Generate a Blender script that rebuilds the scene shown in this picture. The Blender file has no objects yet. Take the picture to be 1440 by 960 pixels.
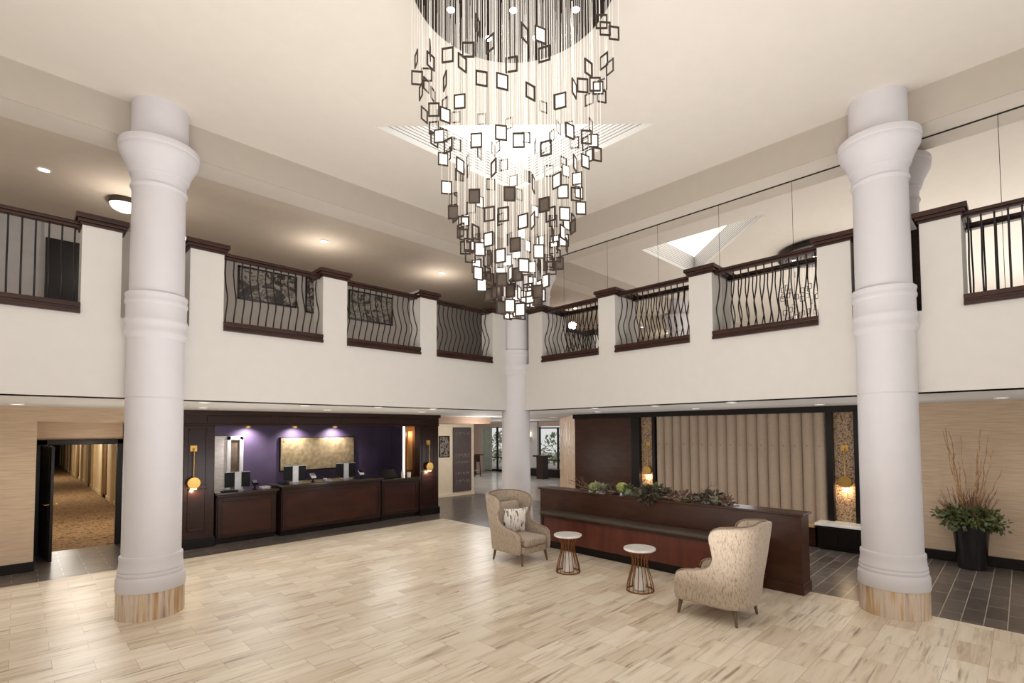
import bpy, math, random
from mathutils import Vector, Matrix
R = random.Random(7)
PI = math.pi
scene = bpy.context.scene
COL = scene.collection

# ------------------------------------------------------------------ mesh helpers
ORG={}
class MB:
    def __init__(s): s.v=[]; s.f=[]
    def add(s, vs, fs):
        n=len(s.v); s.v += [tuple(p) for p in vs]; s.f += [tuple(i+n for i in f) for f in fs]; return s
    def box(s, a, b):
        x0,y0,z0=a; x1,y1,z1=b
        return s.add([(x0,y0,z0),(x1,y0,z0),(x1,y1,z0),(x0,y1,z0),(x0,y0,z1),(x1,y0,z1),(x1,y1,z1),(x0,y1,z1)],
                     [(0,3,2,1),(4,5,6,7),(0,1,5,4),(1,2,6,5),(2,3,7,6),(3,0,4,7)])
    def quad(s,*p): return s.add(p,[tuple(range(len(p)))])
    def tube(s, pts, r, n=8, cap=True):
        pts=[Vector(p) for p in pts]; rs = r if isinstance(r,(list,tuple)) else [r]*len(pts)
        vs=[]; fs=[]; nrm=None
        for i,p in enumerate(pts):
            t=(pts[min(i+1,len(pts)-1)]-pts[max(i-1,0)]).normalized()
            if nrm is None:
                nrm = t.orthogonal().normalized()
            else:
                nrm = nrm - t*nrm.dot(t)
                nrm = nrm.normalized() if nrm.length>1e-6 else t.orthogonal().normalized()
            b=t.cross(nrm)
            for k in range(n):
                a=2*PI*k/n; vs.append(p+(nrm*math.cos(a)+b*math.sin(a))*rs[i])
        for i in range(len(pts)-1):
            for k in range(n):
                k2=(k+1)%n; fs.append((i*n+k,i*n+k2,(i+1)*n+k2,(i+1)*n+k))
        if cap:
            fs.append(tuple(range(n-1,-1,-1))); fs.append(tuple((len(pts)-1)*n+k for k in range(n)))
        return s.add(vs,fs)
    def lathe(s, prof, n=48, c=(0,0), a0=0, a1=2*PI, cap=True):
        full = abs(a1-a0-2*PI)<1e-6; m = n if full else n+1
        vs=[(c[0]+r*math.cos(a0+(a1-a0)*k/n), c[1]+r*math.sin(a0+(a1-a0)*k/n), z) for (z,r) in prof for k in range(m)]
        fs=[]
        for i in range(len(prof)-1):
            for k in range(n):
                k2=(k+1)%m if full else k+1
                fs.append((i*m+k,i*m+k2,(i+1)*m+k2,(i+1)*m+k))
        if cap and full:
            fs.append(tuple(range(m-1,-1,-1))); fs.append(tuple((len(prof)-1)*m+k for k in range(m)))
        return s.add(vs,fs)
    def prism(s, poly, d0, d1, axis='x'):
        # poly of 2D points in the plane across the axis, swept from d0 to d1
        def P(a,b,d): return {'x':(d,a,b),'y':(a,d,b),'z':(a,b,d)}[axis]
        n=len(poly)
        vs=[P(a,b,d0) for a,b in poly]+[P(a,b,d1) for a,b in poly]
        fs=[tuple(range(n)),tuple(range(2*n-1,n-1,-1))]+[(i,i+n,(i+1)%n+n,(i+1)%n) for i in range(n)]
        return s.add(vs,fs)
    def disc(s, c, r, n=24, up=False, ax='z'):
        vs=[]
        for k in range(n):
            a=2*PI*k/n; p=(r*math.cos(a), r*math.sin(a))
            vs.append({'z':(c[0]+p[0],c[1]+p[1],c[2]),'y':(c[0]+p[0],c[1],c[2]+p[1]),'x':(c[0],c[1]+p[0],c[2]+p[1])}[ax])
        f=tuple(range(n)); return s.add(vs,[f if up else f[::-1]])
    def build(s, name, mat, parent=None, off=None, bevel=0, seg=2, smooth=0, sub=0, solid=None, label=None, recalc=True):
        if off is None: off = ORG.get(parent.name,(0,0,0)) if parent is not None else (0,0,0)
        me=bpy.data.meshes.new(name)
        me.from_pydata([(a-off[0],b-off[1],c-off[2]) for a,b,c in s.v],[],s.f)
        me.update()
        if recalc:
            import bmesh
            bm=bmesh.new(); bm.from_mesh(me); bmesh.ops.recalc_face_normals(bm,faces=bm.faces); bm.to_mesh(me); bm.free()
        me.materials.append(mat)
        if smooth or sub:
            me.polygons.foreach_set('use_smooth',[True]*len(me.polygons))
            if not sub: me.set_sharp_from_angle(angle=math.radians(smooth if smooth>1 else 40))
        o=bpy.data.objects.new(name,me); COL.objects.link(o)
        if parent is not None:
            o.parent=parent; ORG[o.name]=off
        if solid: m=o.modifiers.new('s','SOLIDIFY'); m.thickness=solid[0]; m.offset=solid[1]
        if bevel: m=o.modifiers.new('b','BEVEL'); m.width=bevel; m.segments=seg; m.limit_method='ANGLE'; m.angle_limit=math.radians(40)
        if sub: m=o.modifiers.new('u','SUBSURF'); m.levels=sub; m.render_levels=sub
        if label: o['label']=label
        return o

def thing(name, label, cat, loc=(0,0,0), group=None):
    o=bpy.data.objects.new(name,None); COL.objects.link(o); o.location=loc; o.empty_display_size=.1
    o['label']=label; o['category']=cat; o['kind']='thing'
    if group: o['group']=group
    ORG[o.name]=tuple(loc)
    return o
def tag(o,label,cat,group=None,kind='thing'):
    o['label']=label; o['category']=cat; o['kind']=kind
    if group: o['group']=group
    return o
def struct(o,label=None):
    o['kind']='structure'
    if label: o['label']=label
    return o
def dup(root, loc, label, rotz=None, children=None):
    r=root.copy(); COL.objects.link(r); r.location=loc; r['label']=label
    if rotz is not None: r.rotation_euler=(0,0,rotz)
    for ch in [c for c in root.children]:
        c=ch.copy(); COL.objects.link(c); c.parent=r
        for g in ch.children:
            d=g.copy(); COL.objects.link(d); d.parent=c
    return r

# ------------------------------------------------------------------ materials
def L(c):
    return tuple(((v/255)/12.92 if v/255<=.04045 else (((v/255)+.055)/1.055)**2.4) for v in c)+(1,)
def newmat(name):
    m=bpy.data.materials.new(name); m.use_nodes=True; nt=m.node_tree
    return m, nt, nt.nodes['Principled BSDF']
def N(nt,t,**k):
    n=nt.nodes.new(t)
    for a,b in k.items(): setattr(n,a,b)
    return n
def vec(nt, scale=(1,1,1), rot=(0,0,0)):
    tc=N(nt,'ShaderNodeTexCoord'); mp=N(nt,'ShaderNodeMapping')
    mp.inputs['Scale'].default_value=scale; mp.inputs['Rotation'].default_value=rot
    nt.links.new(tc.outputs['Object'],mp.inputs['Vector']); return mp.outputs['Vector']
def ramp(nt, fac, stops):
    r=N(nt,'ShaderNodeValToRGB'); e=r.color_ramp.elements
    while len(e)<len(stops): e.new(.5)
    for el,(p,c) in zip(e,stops): el.position=p; el.color=L(c)
    nt.links.new(fac,r.inputs['Fac']); return r.outputs['Color']
def pm(name,c1,c2=None,scale=(6,6,6),rough=.6,metal=0,detail=3,bump=0,lo=.35,hi=.65,coat=0,spec=None):
    m,nt,b=newmat(name)
    c2=c2 or tuple(max(0,int(v*.96)) for v in c1)
    n=N(nt,'ShaderNodeTexNoise'); n.inputs['Scale'].default_value=1; n.inputs['Detail'].default_value=detail
    nt.links.new(vec(nt,scale),n.inputs['Vector'])
    nt.links.new(ramp(nt,n.outputs['Fac'],[(lo,c1),(hi,c2)]),b.inputs['Base Color'])
    b.inputs['Roughness'].default_value=rough; b.inputs['Metallic'].default_value=metal
    b.inputs['Coat Weight'].default_value=coat
    if spec is not None: b.inputs['Specular IOR Level'].default_value=spec
    if bump:
        bp=N(nt,'ShaderNodeBump'); bp.inputs['Strength'].default_value=bump; bp.inputs['Distance'].default_value=.01
        nt.links.new(n.outputs['Fac'],bp.inputs['Height']); nt.links.new(bp.outputs['Normal'],b.inputs['Normal'])
    return m
def emit(name,c,s):
    m,nt,b=newmat(name); b.inputs['Base Color'].default_value=L(c); b.inputs['Emission Color'].default_value=L(c); b.inputs['Emission Strength'].default_value=s
    return m

M={}
M['fascia']=pm('fascia paint',(206,202,197),(204,200,195),rough=.7)
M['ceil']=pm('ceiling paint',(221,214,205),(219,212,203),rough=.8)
M['beam']=pm('shaded beam paint',(182,172,161),(180,170,159),rough=.8)  # shade of the beam face put into a darker colour
M['beams']=pm('underlit beam soffit paint',(210,201,190),(208,199,188),rough=.8)  # lighter colour in place of corridor light from below
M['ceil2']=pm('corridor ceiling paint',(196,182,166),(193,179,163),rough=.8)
M['soffit']=pm('soffit paint',(214,211,206),(211,208,203),rough=.7)
M['column']=pm('column paint',(212,209,213),(210,207,211),rough=.55)
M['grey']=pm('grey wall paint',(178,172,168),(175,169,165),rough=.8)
M['wood']=pm('dark mahogany',(50,22,13),(32,14,9),scale=(3,3,18),rough=.3,detail=6,spec=.35)
M['woodx']=pm('dark mahogany rail',(60,32,24),(40,20,15),scale=(3,3,18),rough=.35,detail=6,spec=.35)
M['woodred']=pm('red brown veneer',(104,50,34),(84,38,26),scale=(1.2,9,1.2),rough=.4,detail=5)
M['wooddk']=pm('espresso veneer',(70,42,28),(58,33,21),scale=(1,3,10),rough=.38,detail=5,spec=.3)
M['black']=pm('black lacquer',(20,12,9),(14,8,6),rough=.35,spec=.3)
M['iron']=pm('black iron',(24,20,19),(16,13,12),rough=.5,metal=.3)
M['stonetop']=pm('dark speckled seat stone',(92,82,72),(56,48,42),scale=(60,60,60),rough=.4)
M['granite']=pm('counter granite',(74,62,52),(40,32,27),scale=(50,50,50),rough=.12)
M['marble']=pm('white marble',(240,238,234),(222,218,214),scale=(9,9,9),rough=.2,detail=8)
M['brass']=pm('brushed brass',(200,160,92),(186,146,80),rough=.35,metal=.9)
M['copper']=pm('bronze rod',(150,100,62),(120,78,48),rough=.35,metal=.7)
M['leg']=pm('taupe leg',(112,92,76),(92,74,60),rough=.4,metal=.2)
M['chrome']=pm('brushed aluminium',(196,196,198),(180,180,184),rough=.35,metal=.5)
M['plastic']=pm('black plastic',(20,20,23),(15,15,18),rough=.45,spec=.2)
M['white']=pm('white plastic',(232,230,226),(226,224,220),rough=.5)
M['purple']=pm('purple wall paint',(94,78,106),(84,69,95),scale=(2,2,2),rough=.6)
M['cream']=pm('cream wall paint',(240,226,198),(236,222,194),rough=.7)
M['pink']=pm('blush wall paint',(196,172,158),(190,166,152),rough=.7)
M['header']=pm('beige wood header',(190,160,138),(176,146,124),scale=(2,14,20),rough=.6)
M['paper']=pm('grasscloth wallpaper',(202,178,152),(188,162,135),scale=(3,3,40),rough=.75,detail=6,bump=.15)
M['lens']=emit('lamp lens',(255,246,230),6)
M['bulb']=emit('warm bulb',(255,220,160),9)
M['spl']=emit('spot lens',(255,248,236),14)
M['strip']=emit('warm light strip',(255,240,214),2.5)
M['pane']=emit('diffusing skylight glazing',(255,254,252),1.02)
M['wirem']=emit('glowing pale cord',(244,238,228),.62)  # own glow stands in for spotlight falling on the cords
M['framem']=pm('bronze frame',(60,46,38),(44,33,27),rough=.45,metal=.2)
M['panelw']=emit('glowing white acrylic panel',(250,244,234),.62)  # own glow stands in for light the panels reflect
M['panelg']=pm('smoked panel',(96,84,74),(84,72,63),rough=.25)
M['disc']=pm('dark bronze canopy',(44,29,21),(24,15,11),scale=(28,28,28),rough=.4,metal=.3,detail=6)
M['pot']=pm('black glazed planter',(30,26,27),(20,17,18),rough=.25)
M['leaf']=pm('green leaf',(104,114,62),(50,60,34),scale=(14,14,14),rough=.5)
M['leafdk']=pm('dark foliage',(98,88,70),(50,44,36),scale=(20,20,20),rough=.6)
M['moss']=pm('green hydrangea',(168,172,104),(104,112,60),scale=(40,40,40),rough=.9,bump=.6)
M['succ']=pm('pale succulent',(150,156,132),(108,112,90),scale=(40,40,40),rough=.8)
M['twig']=pm('russet twig',(128,88,62),(92,60,44),scale=(20,20,20),rough=.8)
M['branch']=pm('dry branch',(186,152,112),(140,106,74),scale=(14,14,14),rough=.8)
M['drift']=pm('driftwood',(142,118,98),(92,72,58),scale=(20,20,20),rough=.85)
M['soil']=pm('planter soil',(40,30,24),(26,20,16),scale=(40,40,40),rough=1)
M['gold']=pm('gold relief',(190,170,130),(158,136,98),scale=(9,9,9),rough=.5,metal=.15,detail=9,bump=.4)
M['shadew']=emit('frosted lamp shade',(255,244,226),1.6)
M['carpet']=None
M['curb']=pm('plant green outside',(176,182,160),(120,132,104),scale=(5,5,5),rough=.9)

def mk_floor():
    m,nt,b=newmat('vein cut travertine tile'); lk=nt.links.new
    v=vec(nt)
    br=N(nt,'ShaderNodeTexBrick'); br.offset=.5; br.offset_frequency=2
    for k,x in (('Scale',1),('Mortar Size',.0022),('Mortar Smooth',.1),('Bias',0),('Brick Width',.61),('Row Height',.305)): br.inputs[k].default_value=x
    br.inputs['Color1'].default_value=(0,0,0,1); br.inputs['Color2'].default_value=(1,1,1,1); br.inputs['Mortar'].default_value=(.5,.5,.5,1)
    lk(v,br.inputs['Vector'])
    # shift the veins from tile to tile
    ad=N(nt,'ShaderNodeVectorMath',operation='MULTIPLY_ADD'); ad.inputs[1].default_value=(31,17,5); lk(br.outputs['Color'],ad.inputs[0]); lk(v,ad.inputs[2])
    def nz(sc,det,dist):
        mp=N(nt,'ShaderNodeMapping'); mp.inputs['Scale'].default_value=sc; lk(ad.outputs[0],mp.inputs['Vector'])
        n=N(nt,'ShaderNodeTexNoise'); n.inputs['Scale'].default_value=1; n.inputs['Detail'].default_value=det; n.inputs['Roughness'].default_value=.6; n.inputs['Distortion'].default_value=dist
        lk(mp.outputs[0],n.inputs['Vector']); return n.outputs['Fac']
    base=ramp(nt,nz((1.0,9,1),5,.2),[(.32,(208,192,168)),(.45,(227,215,194)),(.6,(234,224,206)),(.7,(217,201,175))])
    m1=ramp(nt,nz((1.3,24,1),6,.3),[(.50,(0,0,0)),(.66,(255,255,255))]); m2=ramp(nt,nz((1.2,6,1),2,0),[(.46,(30,30,30)),(.66,(255,255,255))])
    mk=N(nt,'ShaderNodeMixRGB',blend_type='MULTIPLY'); mk.inputs['Fac'].default_value=1; lk(m1,mk.inputs['Color1']); lk(m2,mk.inputs['Color2'])
    sm_=N(nt,'ShaderNodeMixRGB'); sm_.inputs['Color2'].default_value=L((140,116,98)); lk(mk.outputs[0],sm_.inputs['Fac']); lk(base,sm_.inputs['Color1']); c=sm_.outputs[0]
    hs=N(nt,'ShaderNodeMixRGB',blend_type='MULTIPLY'); hs.inputs['Fac'].default_value=1
    rv=ramp(nt,br.outputs['Color'],[(0,(236,230,224)),(.5,(246,244,241)),(1,(255,255,255))])
    lk(c,hs.inputs['Color1']); lk(rv,hs.inputs['Color2'])
    gm=N(nt,'ShaderNodeMixRGB'); gm.inputs['Color2'].default_value=L((176,154,128)); lk(br.outputs['Fac'],gm.inputs['Fac']); lk(hs.outputs[0],gm.inputs['Color1'])
    lk(gm.outputs[0],b.inputs['Base Color']); b.inputs['Roughness'].default_value=.34; b.inputs['Specular IOR Level'].default_value=.4
    return m
M['floor']=mk_floor()
def mk_tile():
    m,nt,b=newmat('charcoal plank tile'); lk=nt.links.new
    v=vec(nt)
    br=N(nt,'ShaderNodeTexBrick'); br.offset=.5; br.offset_frequency=2
    for k,x in (('Scale',1),('Mortar Size',.005),('Mortar Smooth',.1),('Bias',0),('Brick Width',.6),('Row Height',.2)): br.inputs[k].default_value=x
    br.inputs['Color1'].default_value=L((88,80,75)); br.inputs['Color2'].default_value=L((112,103,97)); br.inputs['Mortar'].default_value=L((190,178,164))
    lk(v,br.inputs['Vector'])
    n1=N(nt,'ShaderNodeTexNoise'); n1.inputs['Scale'].default_value=3; n1.inputs['Detail'].default_value=5; lk(v,n1.inputs['Vector'])
    mx=N(nt,'ShaderNodeMixRGB',blend_type='MULTIPLY'); mx.inputs['Fac'].default_value=.5; lk(br.outputs['Color'],mx.inputs['Color1']); lk(n1.outputs['Fac'],mx.inputs['Color2'])
    lk(mx.outputs[0],b.inputs['Base Color']); b.inputs['Roughness'].default_value=.28; b.inputs['Specular IOR Level'].default_value=.6
    return m
M['tile']=mk_tile()
def mk_carpet():
    m,nt,b=newmat('patterned corridor carpet'); lk=nt.links.new
    v=vec(nt,(6,6,6)); vo=N(nt,'ShaderNodeTexNoise'); vo.inputs['Scale'].default_value=1; vo.inputs['Detail'].default_value=5; vo.inputs['Roughness'].default_value=.75; lk(v,vo.inputs['Vector'])
    lk(ramp(nt,vo.outputs['Fac'],[(.36,(66,52,44)),(.46,(140,112,84)),(.52,(186,158,120)),(.57,(120,96,74)),(.66,(78,64,56))]),b.inputs['Base Color']); b.inputs['Roughness'].default_value=.95
    return m
M['carpet']=mk_carpet()
def mk_fabric(name,cols,scale):
    m,nt,b=newmat(name); lk=nt.links.new
    n=N(nt,'ShaderNodeTexNoise'); n.inputs['Scale'].default_value=1; n.inputs['Detail'].default_value=6; n.inputs['Roughness'].default_value=.7
    lk(vec(nt,scale),n.inputs['Vector'])
    k=len(cols); lk(ramp(nt,n.outputs['Fac'],[(.34+.32*i/(k-1),c) for i,c in enumerate(cols)]),b.inputs['Base Color'])
    b.inputs['Roughness'].default_value=.9; b.inputs['Sheen Weight'].default_value=.2
    bp=N(nt,'ShaderNodeBump'); bp.inputs['Strength'].default_value=.25; bp.inputs['Distance'].default_value=.004; lk(n.outputs['Fac'],bp.inputs['Height']); lk(bp.outputs[0],b.inputs['Normal'])
    return m
M['fabric']=mk_fabric('flecked chair fabric',[(118,100,84),(168,150,131),(190,174,156),(148,129,111)],(85,85,17))
M['cushion']=mk_fabric('seat cushion fabric',[(126,108,94),(170,152,136),(190,174,158),(152,134,118)],(60,60,20))
def mk_pillow():
    m,nt,b=newmat('brushstroke pillow fabric'); lk=nt.links.new
    n=N(nt,'ShaderNodeTexNoise'); n.inputs['Scale'].default_value=1; n.inputs['Detail'].default_value=3; n.inputs['Distortion'].default_value=.6
    lk(vec(nt,(34,34,7),(0,.25,0)),n.inputs['Vector'])
    lk(ramp(nt,n.outputs['Fac'],[(.0,(236,230,222)),(.55,(238,232,224)),(.6,(110,92,84)),(.72,(84,70,66))]),b.inputs['Base Color']); b.inputs['Roughness'].default_value=.9
    return m
M['pillow']=mk_pillow()
M['piping']=pm('piping cord',(150,130,112),(138,118,100),rough=.9)
def mk_curtain():
    m,nt,b=newmat('taupe curtain fabric'); lk=nt.links.new
    n=N(nt,'ShaderNodeTexNoise'); n.inputs['Scale'].default_value=1; n.inputs['Detail'].default_value=4; lk(vec(nt,(60,60,60)),n.inputs['Vector'])
    lk(ramp(nt,n.outputs['Fac'],[(.3,(178,158,138)),(.7,(160,140,120))]),b.inputs['Base Color']); b.inputs['Roughness'].default_value=.85; b.inputs['Sheen Weight'].default_value=.3
    return m
M['curtain']=mk_curtain()
def mk_plinth():
    m,nt,b=newmat('vein cut travertine plinth'); lk=nt.links.new
    n=N(nt,'ShaderNodeTexNoise'); n.inputs['Scale'].default_value=1; n.inputs['Detail'].default_value=6; n.inputs['Roughness'].default_value=.6
    lk(vec(nt,(9,9,.5)),n.inputs['Vector'])
    lk(ramp(nt,n.outputs['Fac'],[(.34,(128,106,98)),(.43,(196,176,160)),(.5,(214,198,182)),(.57,(198,166,126)),(.66,(158,124,92))]),b.inputs['Base Color']); b.inputs['Roughness'].default_value=.35
    return m
M['plinth']=mk_plinth()
def mk_art(name,stops,scale,seed,dist=1.2):
    m,nt,b=newmat(name); lk=nt.links.new
    n=N(nt,'ShaderNodeTexNoise'); n.inputs['Scale'].default_value=1; n.inputs['Detail'].default_value=8; n.inputs['Roughness'].default_value=.65; n.inputs['Distortion'].default_value=dist
    mp=vec(nt,scale); ad=N(nt,'ShaderNodeVectorMath',operation='ADD'); ad.inputs[1].default_value=(seed*3.7,seed*1.3,seed); lk(mp,ad.inputs[0]); lk(ad.outputs[0],n.inputs['Vector'])
    lk(ramp(nt,n.outputs['Fac'],stops),b.inputs['Base Color']); b.inputs['Roughness'].default_value=.5
    return m
bw=[(.36,(24,22,21)),(.47,(58,52,48)),(.53,(168,160,150)),(.6,(60,54,50)),(.7,(190,182,172))]
M['art1']=mk_art('monochrome picture a',bw,(3,3,4),1)
M['art2']=mk_art('monochrome picture b',bw,(5,5,5),2)
M['art3']=mk_art('monochrome picture c',bw,(4,4,4),3,1.8)
M['art4']=mk_art('monochrome picture d',bw,(7,7,7),4)
M['chalk']=mk_art('chalk board face',[(.3,(84,74,76)),(.7,(96,86,86))],(2,2,2),6)
M['engrave']=mk_art('pale travertine panel',[(.3,(206,170,138)),(.5,(226,194,160)),(.62,(196,156,124)),(.75,(228,198,168))],(3,3,1.2),5,.4)
M['etch']=pm('etched line',(246,232,210),rough=.8)
M['mosaic']=mk_art('bronze mosaic',[(.38,(70,52,38)),(.48,(140,106,74)),(.54,(206,178,146)),(.62,(96,72,52))],(34,34,34),8,0)
M['brickw']=pm('white painted wall',(240,232,222),(226,216,206),scale=(6,6,26),rough=.8)
M['glassd']=pm('tinted door glass',(122,104,86),(100,84,68),rough=.15)
def mk_mirror():
    m,nt,b=newmat('silvered mirror'); n=N(nt,'ShaderNodeTexNoise'); nt.links.new(vec(nt,(1,1,1)),n.inputs['Vector'])
    nt.links.new(ramp(nt,n.outputs['Fac'],[(.3,(232,229,226)),(.7,(234,231,228))]),b.inputs['Base Color'])
    b.inputs['Metallic'].default_value=1; b.inputs['Roughness'].default_value=.01; return m
M['mirror']=mk_mirror()
def mk_stripe():
    m,nt,b=newmat('ribbed skylight well'); lk=nt.links.new
    sx=N(nt,'ShaderNodeSeparateXYZ'); tc=N(nt,'ShaderNodeTexCoord'); lk(tc.outputs['Object'],sx.inputs[0])
    a=N(nt,'ShaderNodeMath',operation='DIVIDE'); a.inputs[1].default_value=.048; lk(sx.outputs['Z'],a.inputs[0])
    fr=N(nt,'ShaderNodeMath',operation='FRACT'); lk(a.outputs[0],fr.inputs[0])
    g=N(nt,'ShaderNodeMath',operation='GREATER_THAN'); g.inputs[1].default_value=.80; lk(fr.outputs[0],g.inputs[0])
    g2=N(nt,'ShaderNodeMath',operation='GREATER_THAN'); g2.inputs[1].default_value=.08; lk(sx.outputs['Z'],g2.inputs[0])
    mu=N(nt,'ShaderNodeMath',operation='MULTIPLY'); lk(g.outputs[0],mu.inputs[0]); lk(g2.outputs[0],mu.inputs[1])
    lk(ramp(nt,mu.outputs[0],[(0,(232,230,226)),(1,(84,78,74))]),b.inputs['Base Color']); b.inputs['Roughness'].default_value=.7
    return m
M['well']=mk_stripe()

# ------------------------------------------------------------------ the setting
ZC=6.58; ZB=6.11; ZS=2.745; PL=8.0
# floors
struct(MB().quad((-6,-6,0),(8.05,-6,0),(8.05,10.78,0),(-6,10.78,0)).build('floor',M['floor']))
tm=MB().quad((8.05,-6,0),(22,-6,0),(22,24,0),(8.05,24,0)).quad((-6,10.78,0),(8.05,10.78,0),(8.05,13.3,0),(-6,13.3,0)).quad((2.6,13.3,0),(8.05,13.3,0),(8.05,24,0),(2.6,24,0))
struct(tm.build('floor_dark_tile',M['tile']))
M['lounge']=pm('lounge floor window glare',(206,199,192),(192,184,177),scale=(1.5,1.5,1.5),rough=.18)  # pale tone puts glare from the windows into the floor colour
struct(MB().box((10.4,14.6,-.02),(19.6,23.9,.004)).box((12.2,9.9,-.02),(19.6,14.6,.004)).build('floor_lounge_glare',M['lounge']))
struct(MB().quad((.0,13.3,0),(2.6,13.3,0),(2.6,60,0),(.0,60,0)).build('floor_corridor_carpet',M['carpet']))
# main ceiling with the triangular skylight opening
A=(6.27,6.26,ZC); B=(3.5,6.26,ZC); Cc=(6.27,3.49,ZC)
P0=(-6,-6,ZC);P1=(8.2,-6,ZC);P2=(8.2,8.2,ZC);P3=(-6,8.2,ZC)
cm=MB().quad(P0,P1,Cc,B).quad(P1,P2,A,Cc).quad(P2,P3,B,A).quad(P3,P0,B)
struct(cm.build('ceiling',M['ceil'],recalc=False))
ft=.5
def up(p,h): return (p[0],p[1],p[2]+h)
sk=thing('skylight','triangular skylight with ribbed white well cut into the main ceiling','skylight',A)
for a,b_ in ((A,B),(A,Cc)):
    MB().quad(a,b_,up(b_,ft),up(a,ft)).build('well_side',M['well'],sk,recalc=False)
MB().quad(B,Cc,up(Cc,ft),up(B,ft)).build('well_side',M['well'],sk,recalc=False)
MB().quad(up(A,ft),up(B,ft),up(Cc,ft)).build('glazing_pane',M['pane'],sk,recalc=False)
tr=MB()
for a,b_ in ((A,B),(A,Cc),(B,Cc)):
    pass
# beams
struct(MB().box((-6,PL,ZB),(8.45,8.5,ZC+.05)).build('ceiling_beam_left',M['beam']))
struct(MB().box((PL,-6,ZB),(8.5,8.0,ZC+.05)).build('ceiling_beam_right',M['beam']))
struct(MB().quad((-6,8.0,ZB-.003),(8.4,8.0,ZB-.003),(8.4,8.5,ZB-.003),(-6,8.5,ZB-.003)).quad((8.0,-6,ZB-.003),(8.4,-6,ZB-.003),(8.4,8.0,ZB-.003),(8.0,8.0,ZB-.003)).build('ceiling_beam_soffit_lit',M['beams'],recalc=False))  # paler copy of the beam underside, light painted in
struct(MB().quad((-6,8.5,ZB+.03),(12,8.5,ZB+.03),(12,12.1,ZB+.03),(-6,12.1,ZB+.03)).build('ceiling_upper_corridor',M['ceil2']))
# balcony wall with piers: left along x, right along y
lw=MB().box((-6,PL,ZS),(8.0,8.35,3.76))
for a,b_ in ((-1.5,-1.0),(.52,.91),(1.66,2.08),(3.54,3.96),(5.44,5.82),(7.30,7.70)): lw.box((a,PL,3.76),(b_,8.35,4.875))
struct(lw.build('wall_balcony_left',M['fascia']))
rw=MB().box((PL,-6,ZS),(8.4,8.35,3.76))
for a,b_ in ((-1.55,-1.05),(.45,.84),(1.57,1.97),(3.48,3.87),(5.34,5.72),(7.19,7.59)): rw.box((PL,a,3.76),(8.395,b_,4.875))
struct(rw.build('wall_balcony_right',M['fascia']))
# pier caps (moulded timber)
def cap_mesh(x0,y0,x1,y1):
    m=MB(); 
    for o_,z0,z1 in ((.018,4.85,4.885),(.04,4.885,4.925),(.065,4.925,4.985)): m.box((x0-o_,y0-o_,z0),(x1+o_,y1+o_,z1))
    return m
k=1
for a,b_ in ((.52,.91),(1.66,2.08),(3.54,3.96),(5.44,5.82),(7.30,7.70)):
    struct(cap_mesh(a,PL,b_,8.35).build('trim_%d'%k,M['woodx'],bevel=.006)); k+=1
for a,b_ in ((.45,.84),(1.57,1.97),(3.48,3.87),(5.34,5.72),(7.19,7.59)):
    m=MB()
    for o_,z0,z1 in ((.018,4.85,4.885),(.04,4.885,4.925),(.065,4.925,4.985)): m.box((PL-o_,a-o_,z0),(8.397,b_+o_,z1))
    struct(m.build('trim_%d'%k,M['woodx'],bevel=.006)); k+=1
# dark timber backing in the slots behind the side columns
struct(MB().box((8.34,.84,3.7),(8.395,1.57,4.9)).build('trim_%d'%k,M['woodx'])); k+=1
# upper slab, back walls
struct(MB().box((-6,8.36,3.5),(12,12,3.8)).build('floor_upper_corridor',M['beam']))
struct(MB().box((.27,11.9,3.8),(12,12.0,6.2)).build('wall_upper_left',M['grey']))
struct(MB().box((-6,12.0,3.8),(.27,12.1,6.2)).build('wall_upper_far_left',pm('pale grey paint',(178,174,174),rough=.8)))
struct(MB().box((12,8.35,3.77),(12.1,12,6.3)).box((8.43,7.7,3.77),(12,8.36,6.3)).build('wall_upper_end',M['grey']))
# mirror wall above the right balcony
mw=thing('mirror_wall','full height mirror wall behind the right hand balcony railings, with thin panel seams','mirror',(8.4,3,3.76))
seams=[-2.18,-1.04,.10,1.24,2.38,3.51,4.65,5.77,6.9,7.7]
for a,b_ in zip(seams[:-1],seams[1:]):
    MB().box((8.4,a+.003,3.76),(8.41,b_-.003,6.095)).build('mirror_panel',M['mirror'],mw)
MB().box((8.394,-2.2,6.09),(8.41,7.7,6.11)).build('top_channel',M['iron'],mw)
MB().box((8.405,-2.2,3.76),(8.42,7.7,6.11)).build('backing',M['iron'],mw)
# lower soffit and walls
sm=MB().quad((-6,8.02,ZS),(22,8.02,ZS),(22,24,ZS),(-6,24,ZS)).quad((8.02,-6,ZS),(22,-6,ZS),(22,8.02,ZS),(8.02,8.02,ZS))
struct(sm.build('ceiling_lower',M['soffit'],recalc=False))
wl=MB().box((-6,11.7,0),(.25,11.85,ZS)).box((.1,11.85,0),(.25,13.3,ZS)).box((1.95,11.7,0),(2.36,11.85,ZS)).box((1.95,11.85,0),(2.1,13.4,ZS)).box((.25,11.7,2.5),(1.95,13.3,ZS))
wl.box((.1,13.3,2.17),(2.1,13.4,ZS)).box((.1,13.3,0),(.27,13.4,ZS)).box((1.6,13.3,0),(2.1,13.4,ZS))
struct(wl.build('wall_left',M['paper']))
struct(MB().box((-6,11.66,0),(.262,11.7,.16)).build('baseboard_left',M['black'],bevel=.008))
struct(MB().box((11.6,-6,0),(11.75,2.2,ZS)).build('wall_right',M['paper']))
struct(MB().box((11.55,-6,0),(11.6,2.15,.17)).build('baseboard_right',M['black'],bevel=.008))
# far sides of the hall seen only in the mirror
struct(MB().box((-6.2,-6,0),(-6,12,6.6)).build('wall_far_left',M['fascia']))

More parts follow.
